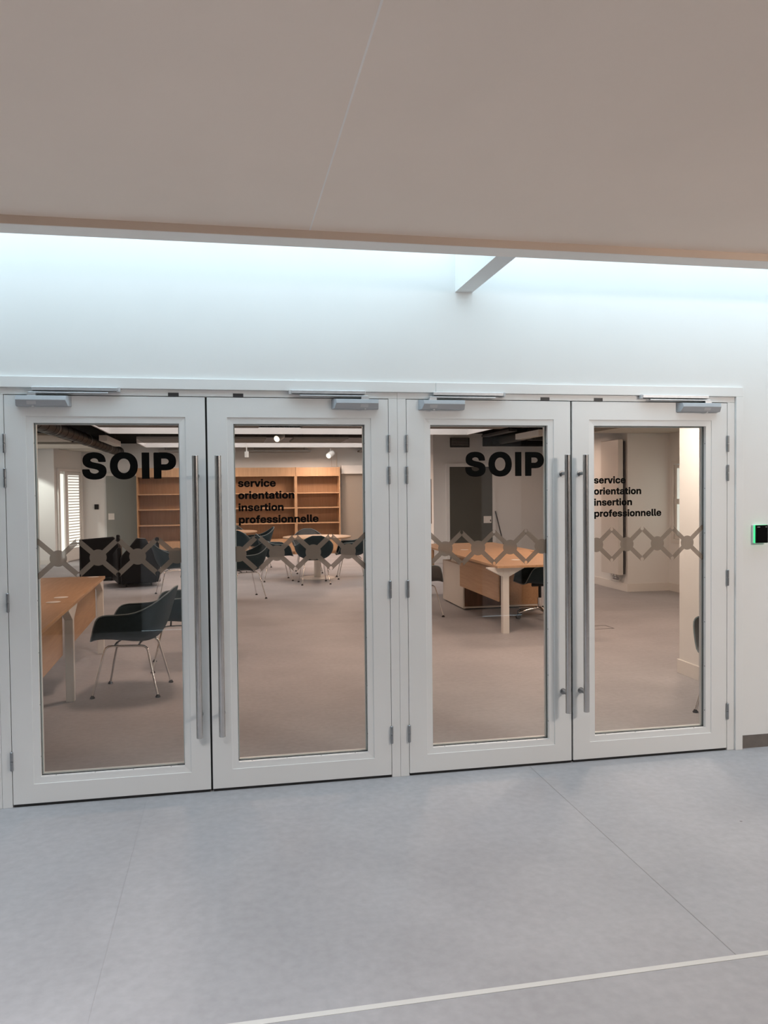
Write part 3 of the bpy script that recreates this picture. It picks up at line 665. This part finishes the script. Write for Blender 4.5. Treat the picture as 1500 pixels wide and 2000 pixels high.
def raft(x0, x1, y0, y1, z, mat='raft', label='', extra=True):
    o = MB().box(x0, x1, y0, y1, z, z + .04).build('acoustic_panel', mat, bevel=.004)
    r = tag(o, label, 'ceiling panel', 'acoustic panels under the black ceiling')
    wr = MB()
    for x in (x0 + .15, x1 - .15):
        for y in (y0 + .15, y1 - .15):
            wr.tube([(x, y, z + .039), (x, y, ZD + .001)], .003, 6)
    wr.build('hanger_wires', 'dark_grey', o, kind='stuff')
    return r
raft(-2.30, 0.02, 6.0, 8.15, 2.52, 'raft', 'grey ceiling panel before the near skylight, above the left-hand doors')
raft(0.66, 3.9, 6.0, 8.15, 2.52, 'raft', 'grey ceiling panel before the near skylight, above the right-hand doors')
raft(-2.05, 0.26, 10.75, 11.85, 2.52, 'raft', 'grey ceiling panel between the two skylights, left of the lit spotlight')
raft(0.77, 1.80, 10.75, 11.85, 2.52, 'raft', 'grey ceiling panel between the two skylights, right of the lit spotlight')
raft(-2.05, -0.30, 15.25, 15.62, 2.50, 'raft', 'grey ceiling panel above the left end of the bookcases')
raft(0.05, 1.55, 15.25, 15.62, 2.50, 'raft', 'grey ceiling panel above the middle of the bookcases')
raft(2.75, 3.7, 15.25, 15.62, 2.50, 'raft', 'grey ceiling panel above the roller blind box')
raft(-4.95, -3.33, 9.95, 11.75, 2.52, 'raft_beige', 'beige ceiling panel left of the duct, nearest of three')
raft(-4.95, -3.24, 12.50, 14.20, 2.52, 'raft_beige', 'beige ceiling panel left of the duct, middle of three')
raft(-4.10, -3.20, 14.45, 15.60, 2.52, 'raft_beige', 'beige ceiling panel left of the duct, farthest of three')
struct('ceiling_right', MB().box(4.75, 6.05, 1.9, 6.72, 2.36, 2.44), 'raft_beige')

# ducts
du = tag(empty('ventilation_duct', (-2.95, 5.0, 2.5)), 'dark spiral ventilation duct running along the black ceiling on the left', 'duct')
mb = MB().tube([(0, 0, .02), (0, 10.5, .02)], .105, 20); mb.build('duct_pipe', 'duct', du)
mb = MB()
for t in range(24):
    mb.lathe([(.110, -.006), (.110, .006)], (0, 0, 0), 20)
    for q in range(len(mb.v) - 40, len(mb.v)):
        x, y, z = mb.v[q]; mb.v[q] = (x, .3 + t * .44 + z, y + .02)
mb.build('duct_ribs', 'duct', du, kind='stuff')
for yy in (3.2, 6.0, 8.6):
    mb = MB().lathe([(.113, -.02), (.116, 0), (.113, .02)], (0, 0, 0), 20)
    mb.v = [(x, yy + z, y + .02) for x, y, z in mb.v]
    mb.build('duct_collar', 'steel_dark', du)
d2 = tag(empty('ventilation_duct', (-3.28, 5.0, 2.60)), 'thinner dark duct left of the spiral duct under the black ceiling', 'duct')
MB().tube([(0, 0, 0), (0, 4.8, 0)], .09, 16).build('duct_pipe', 'duct', d2)
d3 = tag(empty('ventilation_duct', (5.35, 6.9, 2.55)), 'dark duct under the black ceiling right of the near skylight', 'duct')
MB().tube([(-.3, 2.75, .03), (-.3, 4.9, .03)], .12, 16).build('duct_pipe', 'duct', d3)
MB().tube([(-.3, 3.0, -.02), (.4, 3.3, 0), (1.6, 3.3, 0)], .09, 14).build('duct_branch', 'duct', d3)
struct('trim_8', MB().box(4.85, 7.5, 11.35, 11.999, 2.45, ZD), 'deck')
tag(MB().box(4.60, 4.76, 9.7, 11.3, 2.60, 2.64).box(4.67, 4.69, 9.9, 9.92, 2.64, 2.72).box(4.67, 4.69, 11.0, 11.02, 2.64, 2.72).build('cable_tray', 'dark_grey'), 'dark cable tray under the black ceiling near the vent grille', 'cable tray')

# pendant linear lights
def linear(x, y0, y1, z, label):
    t = tag(empty('linear_light', (x, (y0 + y1) / 2, z)), label, 'ceiling light')
    h = (y1 - y0) / 2
    MB().box(-.07, .07, -h, h, 0, .10).build('lamp_housing', 'white', t, bevel=.003)
    MB().box(-.055, .055, -h + .02, h - .02, -.004, .001).build('diffuser', 'raft_beige', t)
    wv = MB()
    for yy in (-h * .7, h * .7): wv.tube([(0, yy, .099), (0, yy, ZD - z + .001)], .003, 6)
    wv.build('suspension_wires', 'dark_grey', t, kind='stuff')
linear(-2.66, 11.0, 12.9, 2.50, 'unlit white linear lamp hanging beside the dark duct')
linear(4.74, 8.45, 9.55, 2.44, 'unlit white linear lamp hanging left of the radiator')
# spotlights
def spot(x, y, z, lit, label):
    t = tag(empty('spotlight', (x, y, z)), label, 'spotlight', 'spotlights under the room ceiling')
    MB().tube([(0, 0, .06), (0, 0, ZD - z + .001)], .012, 8).build('stem', 'white', t)
    if lit:
        hd = MB().tube([(.05, .05, .05), (-.06, -.10, -.03)], .07, 18).build('lamp_head', 'white', t)
        MB().tube([(-.0595, -.0995, -.0295), (-.064, -.105, -.033)], .050, 18).build('lamp_face', 'lamp_face', t)
    else:
        MB().tube([(0, 0, .08), (0, 0, -.06)], .05, 16).build('lamp_head', 'white', t)
spot(0.56, 11.65, 2.60, True, 'lit white spotlight between the two skylights')
spot(2.02, 15.22, 2.42, True, 'lit white spotlight above the right end of the bookcases')
spot(0.00, 15.10, 2.42, False, 'unlit white spotlight above the middle of the bookcases')

# ------------------------------------------------------------------ bookcases
def bookcase(x0, x1, label):
    t = tag(empty('bookcase', (x0, 15.30, 0)), label, 'bookcase', 'beech bookcases along the back wall')
    W = x1 - x0; D = .38; th = .028
    MB().box(0, th, 0, D, 0, 2.125).build('side_panel', 'case', t)
    MB().box(W - th, W, 0, D, 0, 2.125).build('side_panel', 'case', t)
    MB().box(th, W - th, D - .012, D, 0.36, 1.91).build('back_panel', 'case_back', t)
    MB().box(th, W - th, .004, .03, 1.905, 2.120).build('fascia', 'case', t)
    MB().box(th, W - th, .03, D, 2.09, 2.118).build('top_panel', 'case', t)
    MB().box(th, W - th, .004, .026, .07, .350).build('base_panel', 'case', t)
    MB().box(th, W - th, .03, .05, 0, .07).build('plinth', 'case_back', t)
    for z in (.362, .761, 1.134, 1.495):
        MB().box(th, W - th, .010, D - .012, z - .012, z + .012).build('shelf', 'case', t)
bookcase(-2.56, -0.755, 'empty beech bookcase at the left end, beside the grey panel')
bookcase(-0.750, 1.170, 'empty beech bookcase in the middle, behind the service lettering')
bookcase(1.175, 2.260, 'narrow empty beech bookcase at the right end, beside the roller blind box')

rb = tag(empty('roller_blind', (2.32, 15.62, 0)), 'white roller blind box high on the back wall right of the bookcases', 'blind')
MB().box(0, 1.44, -.16, .08, 1.96, 2.17).build('cassette', 'white', rb, bevel=.006)
MB().box(.02, 1.42, -.05, -.046, .06, 1.965).build('blind_cloth', 'cloth', rb)
tag(MB().tube([(2.235, 15.66, 2.14), (2.235, 15.66, 2.50)], .012, 8).tube([(2.10, 15.66, 2.14), (2.10, 15.66, 2.42)], .006, 8).build('cable_conduit', 'cabinet'), 'thin pale conduits on the wall above the narrow bookcase', 'conduit')

# grey panel door, switch plate and notice on the back wall left part
gp = struct('door_9', MB().box(-3.29, -2.58, YW - .03, YW, 0, 1.95), 'greypanel')
struct('trim_6', MB().box(-3.36, -2.56, YW - .04, YW, 1.95, 2.02), 'white')
tag(MB().box(-3.565, -3.47, YW - .02, YW - .0005, 1.16, 1.28).build('wall_reader', 'black', bevel=.004), 'small black plate on the wall left of the grey panel', 'switch')
nt_ = tag(MB().box(-3.25, -3.115, YW - .034, YW - .0305, .91, 1.06).build('door_notice', 'paper'), 'white notice fixed on the pale grey panel', 'notice')

# grey door on the right-hand back wall
gd = struct('door_10', MB().box(4.112, 5.046, 11.96, 12.0, 0.005, 2.02), 'greydoor')
struct('trim_7', ring(4.035, 5.12, -.001, 2.095, 4.11, 5.048, -.0005, 2.022, 11.955, 12.0), 'wall')
tag(MB().box(4.85, 5.02, 11.952, 11.9595, .83, .975).build('door_notice', 'paper'), 'white notice with a keyhole on the dark grey door', 'notice')
MB().box(4.99, 5.01, 11.9505, 11.953, .86, .90).build('keyhole', 'black', bpy.data.objects[-1] if False else gd)
vg = tag(empty('vent_grille', (4.345, 12.0, 2.53)), 'dark ventilation grille high on the wall above the grey door', 'vent')
ring(-.21, .21, -.10, .10, -.19, .19, -.085, .085, -.03, -.0005).build('grille_frame', 'dark_grey', vg)
for t in range(6):
    MB().box(-.19, .19, -.022, -.006, -.085 + t * .029, -.085 + t * .029 + .018).build('slat', 'dark_grey', vg)
tag(MB().tube([(5.10, 11.93, 1.08), (5.27, 11.85, .30), (5.33, 11.80, .004)], .014, 8).build('pole', 'dark_grey'), 'dark pole leaning on the white wall beside the grey door', 'pole')
pf = tag(empty('picture_frame', (3.77, 12.30, 1.30)), 'brown framed picture on the wall left of the grey door', 'picture')
MB().box(-.03, -.0005, -.13, .13, -.47, .47).build('frame', 'fire', pf)
MB().box(-.034, -.030, -.10, .10, -.42, .42).build('picture', 'case_back', pf)

# ------------------------------------------------------------------ radiator
ra = tag(empty('radiator', (5.37, 7.04, 0)), 'tall white wall radiator left of the room corner', 'radiator')
MB().box(-.135, -.055, -.28, .28, .25, 2.27).build('radiator_panel', 'radiator', ra, bevel=.006)
MB().box(-.040, -.018, -.272, -.25, .26, 2.24).build('gap_shade_strip', 'slot', ra)  # dark strip standing in for the shade in the gap behind the panel
for yy in (-.20, .16):
    for zz in (1.9, .5):
        MB().box(-.056, -.0005, yy, yy + .04, zz, zz + .06).build('bracket', 'dark_grey', ra)
for yy in (-.10, 0.0):
    MB().tube([(-.085, yy, .26), (-.085, yy, .17), (-.02, yy, .15), (-.0005, yy, .15)], .012, 8).build('pipe', 'chrome', ra)
MB().tube([(-.085, -.17, .19), (-.085, -.05, .19)], .024, 12).build('valve', 'steel_dark', ra)

# floor trap outline
tr = tag(empty('floor_trap', (3.42, 4.03, 0)), 'floor box lid with a thin dark outline in the grey floor', 'floor box')
ring(-.20, .20, -.16, .16, -.188, .188, -.148, .148, 0, .001)
q = MB()
for (a, b, c, e_) in ((-.30, .30, -.10, -.088), (-.30, .30, .098, .11), (-.30, -.288, -.088, .098), (.288, .30, -.088, .098)):
    q.box(a, b, c, e_, .0004, .002)
q.build('lid_rim', 'dark_grey', tr)
MB().box(-.287, .287, -.087, .097, .0004, .0012).build('lid', 'floor', tr)

# ------------------------------------------------------------------ desks
def t_leg(mb, x, y, s=.03, h=.715, fx=(), fy=()):
    """square post with triangular flares under the top"""
    mb.box(x - s, x + s, y - s, y + s, 0, h)
    for d_ in fx:
        e = x + d_ * s
        mb.prism([(e, h - .10), (e, h), (e + d_ * .17, h), (e + d_ * .17, h - .012)], 1, y - s, y + s)
    for d_ in fy:
        e = y + d_ * s
        mb.prism([(e, h - .10), (e, h), (e + d_ * .17, h), (e + d_ * .17, h - .012)], 0, x - s, x + s)
    return mb

dk = tag(empty('bench_desk', (-1.60, 2.09, 0), math.radians(1.6)), 'beech bench desk with white legs behind the leftmost door', 'desk')
MB().box(-.80, 0, -1.62, 0.0, .715, .740).build('desk_top', 'desk', dk, bevel=.0015)
MB().box(-.80, 0, 0.003, 1.94, .715, .740).build('desk_top', 'desk', dk, bevel=.0015)
MB().box(-.085, -.067, -1.5, -.10, .37, .685).build('modesty_panel', 'desk_edge', dk)
MB().box(-.085, -.067, .26, 1.72, .37, .685).build('modesty_panel', 'desk_edge', dk)
for (x, y, fy) in ((-.034, .0, (-1, 1)), (-.034, 1.80, (-1,)), (-.034, -1.55, (1,)), (-.77, 0, (-1, 1)), (-.77, 1.80, (-1,)), (-.77, -1.55, (1,))):
    lg = t_leg(MB(), x, y, .030, .7145, (), fy).build('leg', 'white', dk, bevel=.003)
    MB().lathe([(.012, 0), (.018, .004), (.018, .0)], (x, y, 0), 12) if False else None
MB().box(-.76, -.04, -1.40, 1.7, .68, .7145).build('under_frame', 'white', dk)
for (x, y) in ((-.155, .07), (-.145, .34), (-.10, 1.86)):
    MB().lathe([(.052, .7402), (.054, .7415), (.050, .7425)], (x, y, 0), 20).build('cable_port', 'paper', dk)

# desk on the right (L-shaped group over a low cabinet)
dk2 = tag(empty('bench_desk', (2.36, 3.86, 0)), 'beech desk with white corner leg over the low cabinet behind the third door', 'desk')
MB().box(-.02, 1.02, -.02, 1.74, .715, .740).build('desk_top', 'desk', dk2, bevel=.0015)
MB().box(.0, 1.15, 1.743, 3.55, .715, .740).build('desk_top', 'desk', dk2, bevel=.0015)
MB().box(.07, .085, .22, 1.70, .325, .690).build('modesty_panel', 'desk_edge', dk2)
MB().box(.02, .035, 2.85, 3.45, .325, .700).build('modesty_panel', 'desk_edge', dk2)
for (x, y, fx, fy) in ((.10, .09, (-1, 1), ()), (.95, .09, (-1,), ()), (.10, 3.42, (), (-1,)), (1.05, 3.42, (), (-1,))):
    t_leg(MB(), x, y, .035, .7145, fx, fy).build('leg', 'white', dk2, bevel=.003)
for (x, y) in ((.42, .62), (.30, 2.25), (.22, 2.75)):
    MB().lathe([(.052, .7402), (.054, .7415), (.050, .7425)], (x, y, 0), 20).build('cable_port', 'paper', dk2)
cb2 = tag(empty('low_cabinet', (2.50, 5.65, 0)), 'low cabinet with white side and brown front under the right-hand desk', 'cabinet')
MB().box(0, .018, 0, .98, .04, .545).build('side_panel', 'cabinet', cb2)
MB().box(1.04, 1.058, 0, .98, .04, .545).build('side_panel', 'cabinet', cb2)
MB().box(0, 1.058, -.004, .98, .545, .57).build('top_panel', 'cabinet', cb2)
MB().box(0, 1.058, -.004, .98, .02, .04).build('base_panel', 'cabinet', cb2)
MB().box(.02, .525, .004, .022, .043, .54).build('cabinet_door', 'fire', cb2)
MB().box(.530, 1.038, .004, .022, .043, .54).build('cabinet_door', 'desk_edge', cb2)
MB().tube([(.05, .004, .36), (.05, -.008, .36)], .018, 12).build('knob', 'steel', cb2)
MB().box(.05, 1.0, .05, .93, 0, .02).build('plinth', 'black', cb2)
tag(MB().box(2.56, 2.80, 6.15, 6.42, .5705, .66).build('document_box', 'paper', bevel=.003), 'white document box standing on the low cabinet', 'box')
# ------------------------------------------------------------------ round tables
def round_table(x, y, label):
    t = tag(empty('round_table', (x, y, 0)), label, 'table', 'round tables in the reading room')
    MB().lathe([(.585, .715), (.605, .722), (.605, .738), (.600, .742)], (0, 0, 0), 48).build('table_top', 'table', t)
    MB().lathe([(.060, .010), (.060, .716)], (0, 0, 0), 24).build('column', 'white', t)
    MB().lathe([(.32, 0), (.32, .008), (.30, .014), (.07, .020)], (0, 0, 0), 48).build('base_plate', 'white', t)
round_table(1.09, 9.93, 'round beech table on a white column, facing the second door')
round_table(-0.48, 12.35, 'round beech table farther back, half hidden by the left door pair')

# ------------------------------------------------------------------ shell chairs
SPINE = [(.275, .425), (.215, .437), (.05, .418), (-.10, .405), (-.195, .430), (-.255, .52), (-.290, .64), (-.325, .75), (-.345, .815)]
RIM = [(.275, .16, .425), (.252, .220, .447), (.198, .286, .590), (.138, .311, .637), (.02, .318, .644), (-.10, .305, .656), (-.215, .255, .706), (-.305, .165, .775), (-.345, .07, .817)]
def catmull(P, n):
    out = []
    for i in range(len(P) - 1):
        p0, p1, p2, p3 = P[max(i - 1, 0)], P[i], P[i + 1], P[min(i + 2, len(P) - 1)]
        for k in range(n):
            t = k / n
            out.append(tuple(.5 * ((2 * b) + (-a + c) * t + (2 * a - 5 * b + 4 * c - d) * t * t + (-a + 3 * b - 3 * c + d) * t ** 3) for a, b, c, d in zip(p0, p1, p2, p3)))
    out.append(tuple(P[-1]))
    return out

def shell_mesh():
    sp, rm = catmull(SPINE, 3), catmull(RIM, 3)
    NT = 14; mb = MB(); mb.smooth = True
    n = len(sp); vs = []
    for i in range(n):
        xc, zc = sp[i]; xe, ye, ze = rm[i]
        for k in range(NT + 1):
            t = -1 + 2 * k / NT; a = abs(t) * PI / 2
            g = math.sin(a) ** .80; h = 1 - max(0, math.cos(a)) ** .80
            vs.append((xc + (xe - xc) * h, math.copysign(ye * g, t) if t else 0, zc + (ze - zc) * h))
    fs = [(i * (NT + 1) + k, i * (NT + 1) + k + 1, (i + 1) * (NT + 1) + k + 1, (i + 1) * (NT + 1) + k) for i in range(n - 1) for k in range(NT)]
    return mb.add(vs, fs), rm

def make_chair(name, label, shell_mat, swivel=False):
    t = tag(empty(name), label, 'chair', 'armchairs in the reading room')
    mb, rm = shell_mesh()
    sh = mb.build('shell', shell_mat, t)
    so = sh.modifiers.new('thick', 'SOLIDIFY'); so.thickness = .014; so.offset = 0
    ss = sh.modifiers.new('smooth', 'SUBSURF'); ss.levels = 1; ss.render_levels = 1
    loop = [(x, y, z) for x, y, z in rm] + [(x, -y, z) for x, y, z in rm[::-1]]
    MB().tube(loop + [loop[0]], .0055, 6, cap=False).build('piping', 'piping', t)
    if not swivel:
        for sx in (1, -1):
            for sy in (1, -1):
                fxp, fyp = sx * .245, sy * .235
                path = [(fxp, fyp, .010), (sx * .165, sy * .184, .345), (sx * .155, sy * .178, .368), (sx * .135, sy * .174, .382), (sx * .11, sy * .172, .385), (0, sy * .172, .385)]
                lg = MB().tube(path, .0085, 10).build('leg', 'chrome', t)
                MB().lathe([(.018, 0), (.020, .005), (.013, .014), (.009, .022)], (fxp, fyp, 0), 12).build('glide', 'black', lg)
        for sx in (.09, -.09):
            MB().tube([(sx, -.172, .387), (sx, -.11, .400), (sx, .11, .400), (sx, .172, .387)], .007, 8).build('cross_bar', 'dark_grey', t)
    else:
        MB().tube([(0, 0, .10), (0, 0, .24)], .028, 14).build('gas_lift', 'chrome', t)
        MB().tube([(0, 0, .235), (0, 0, .41)], .018, 12).tube([(-.10, 0, .395), (.10, 0, .395)], .022, 10).build('seat_mount', 'black', t)
        for k in range(5):
            a = 2 * PI * k / 5 + .25
            cx, sy = math.cos(a), math.sin(a)
            lg = MB().tube([(.02 * cx, .02 * sy, .115), (.18 * cx, .18 * sy, .098), (.31 * cx, .31 * sy, .075)], [.026, .020, .014], 10).build('base_arm', 'chrome', t)
            px_, py_ = -sy, cx
            MB().tube([(.31 * cx - px_ * .02, .31 * sy - py_ * .02, .028), (.31 * cx + px_ * .02, .31 * sy + py_ * .02, .028)], .028, 14).tube([(.31 * cx, .31 * sy, .04), (.31 * cx, .31 * sy, .075)], .008, 8).build('caster', 'dark_grey', lg)
    return t

proto = make_chair('shell_armchair', 'dark teal armchair on chrome legs facing the bench desk, nearest the glass', 'shell')
def place(x, y, deg, label=None, src=proto):
    o = src if label is None else copy_tree(src)
    o.location = (x, y, 0); o.rotation_euler = (0, 0, math.radians(deg))
    if label: o['label'] = label
    return o
CH = [(-0.88, 3.15, 183, 'dark teal armchair facing the bench desk, right behind the nearest one'),
      (-1.27, 8.25, 12, 'dark teal armchair in front of the black lounge chairs'),
      (-0.78, 6.80, 165, 'dark armchair whose leg shows at the lower left of the second door'),
      (-0.23, 7.60, 195, 'dark teal armchair standing free in front of the round tables'),
      (0.95, 9.15, 92, 'dark armchair seen from behind at the near side of the round table'),
      (0.36, 9.80, 5, 'dark armchair at the left side of the nearer round table'),
      (1.68, 9.80, 176, 'dark armchair at the right side of the nearer round table'),
      (-0.36, 11.45, 90, 'black armchair at the near side of the farther round table'),
      (0.12, 12.35, 186, 'dark armchair at the right side of the farther round table')]
for x, y, a, l in CH: place(x, y, a, l)
place(-1.21, 2.32, 172)
gproto = make_chair('shell_armchair', 'grey armchair at the right edge of the fourth door, beside the partition', 'shell_grey')
place(3.01, 0.62, 200, None, gproto)
place(1.83, 5.38, 8, 'grey armchair cut by the left edge of the third door glass', gproto)
place(1.04, 10.95, 268, 'grey armchair behind the nearer round table', gproto)
place(-0.40, 13.35, 268, 'grey armchair behind the farther round table', gproto)
oc = make_chair('office_chair', 'dark swivel chair on chrome star base behind the right-hand desk', 'shell', True)
oc['group'] = 'office chairs'; del oc['group']
oc.location = (3.23, 4.87, 0); oc.rotation_euler = (0, 0, math.radians(178))

# ------------------------------------------------------------------ black lounge chairs
def lounge(x, y, deg, label, back):
    t = tag(empty('lounge_chair', (x, y, 0), math.radians(deg)), label, 'lounge chair', 'black lounge chairs')
    K = .72
    MB().hexa([(-.26, -.36, .08), (.26, -.36, .08), (.26, .36, .08), (-.26, .36, .08)], [(-.27, -.39, .40), (.27, -.39, .40), (.27, .38, .40), (-.27, .38, .40)]).build('seat_block', 'leather', t, bevel=.02)
    # back panel (at -y, towards the viewer) and two folded wings
    MB().prism(back, 1, -.46, -.39).build('backrest', 'leather', t, bevel=.02)
    MB().prism([(-.40, .06), (.34, .06), (.30, .52), (-.34, .66)], 0, -.34, -.275).build('wing', 'leather', t, bevel=.02)
    MB().prism([(-.40, .06), (.34, .06), (.30, .55), (-.30, .81)], 0, .275, .34).build('wing', 'leather', t, bevel=.02)
    for sx in (-.2, .2):
        for sy in (-.3, .3):
            MB().tube([(sx, sy, 0), (sx, sy, .085)], .014, 8).build('foot', 'dark_grey', t)
lounge(-2.00, 9.85, 14, 'black angular lounge chair behind the bench desk, right of two', [(-.30, .06), (.27, .06), (.31, .45), (.10, .80), (-.04, .81), (-.30, .50)])
lounge(-2.72, 10.95, 4, 'black angular lounge chair behind the bench desk, left of two', [(-.30, .06), (.30, .06), (.33, .62), (.25, .78), (-.33, .74)])
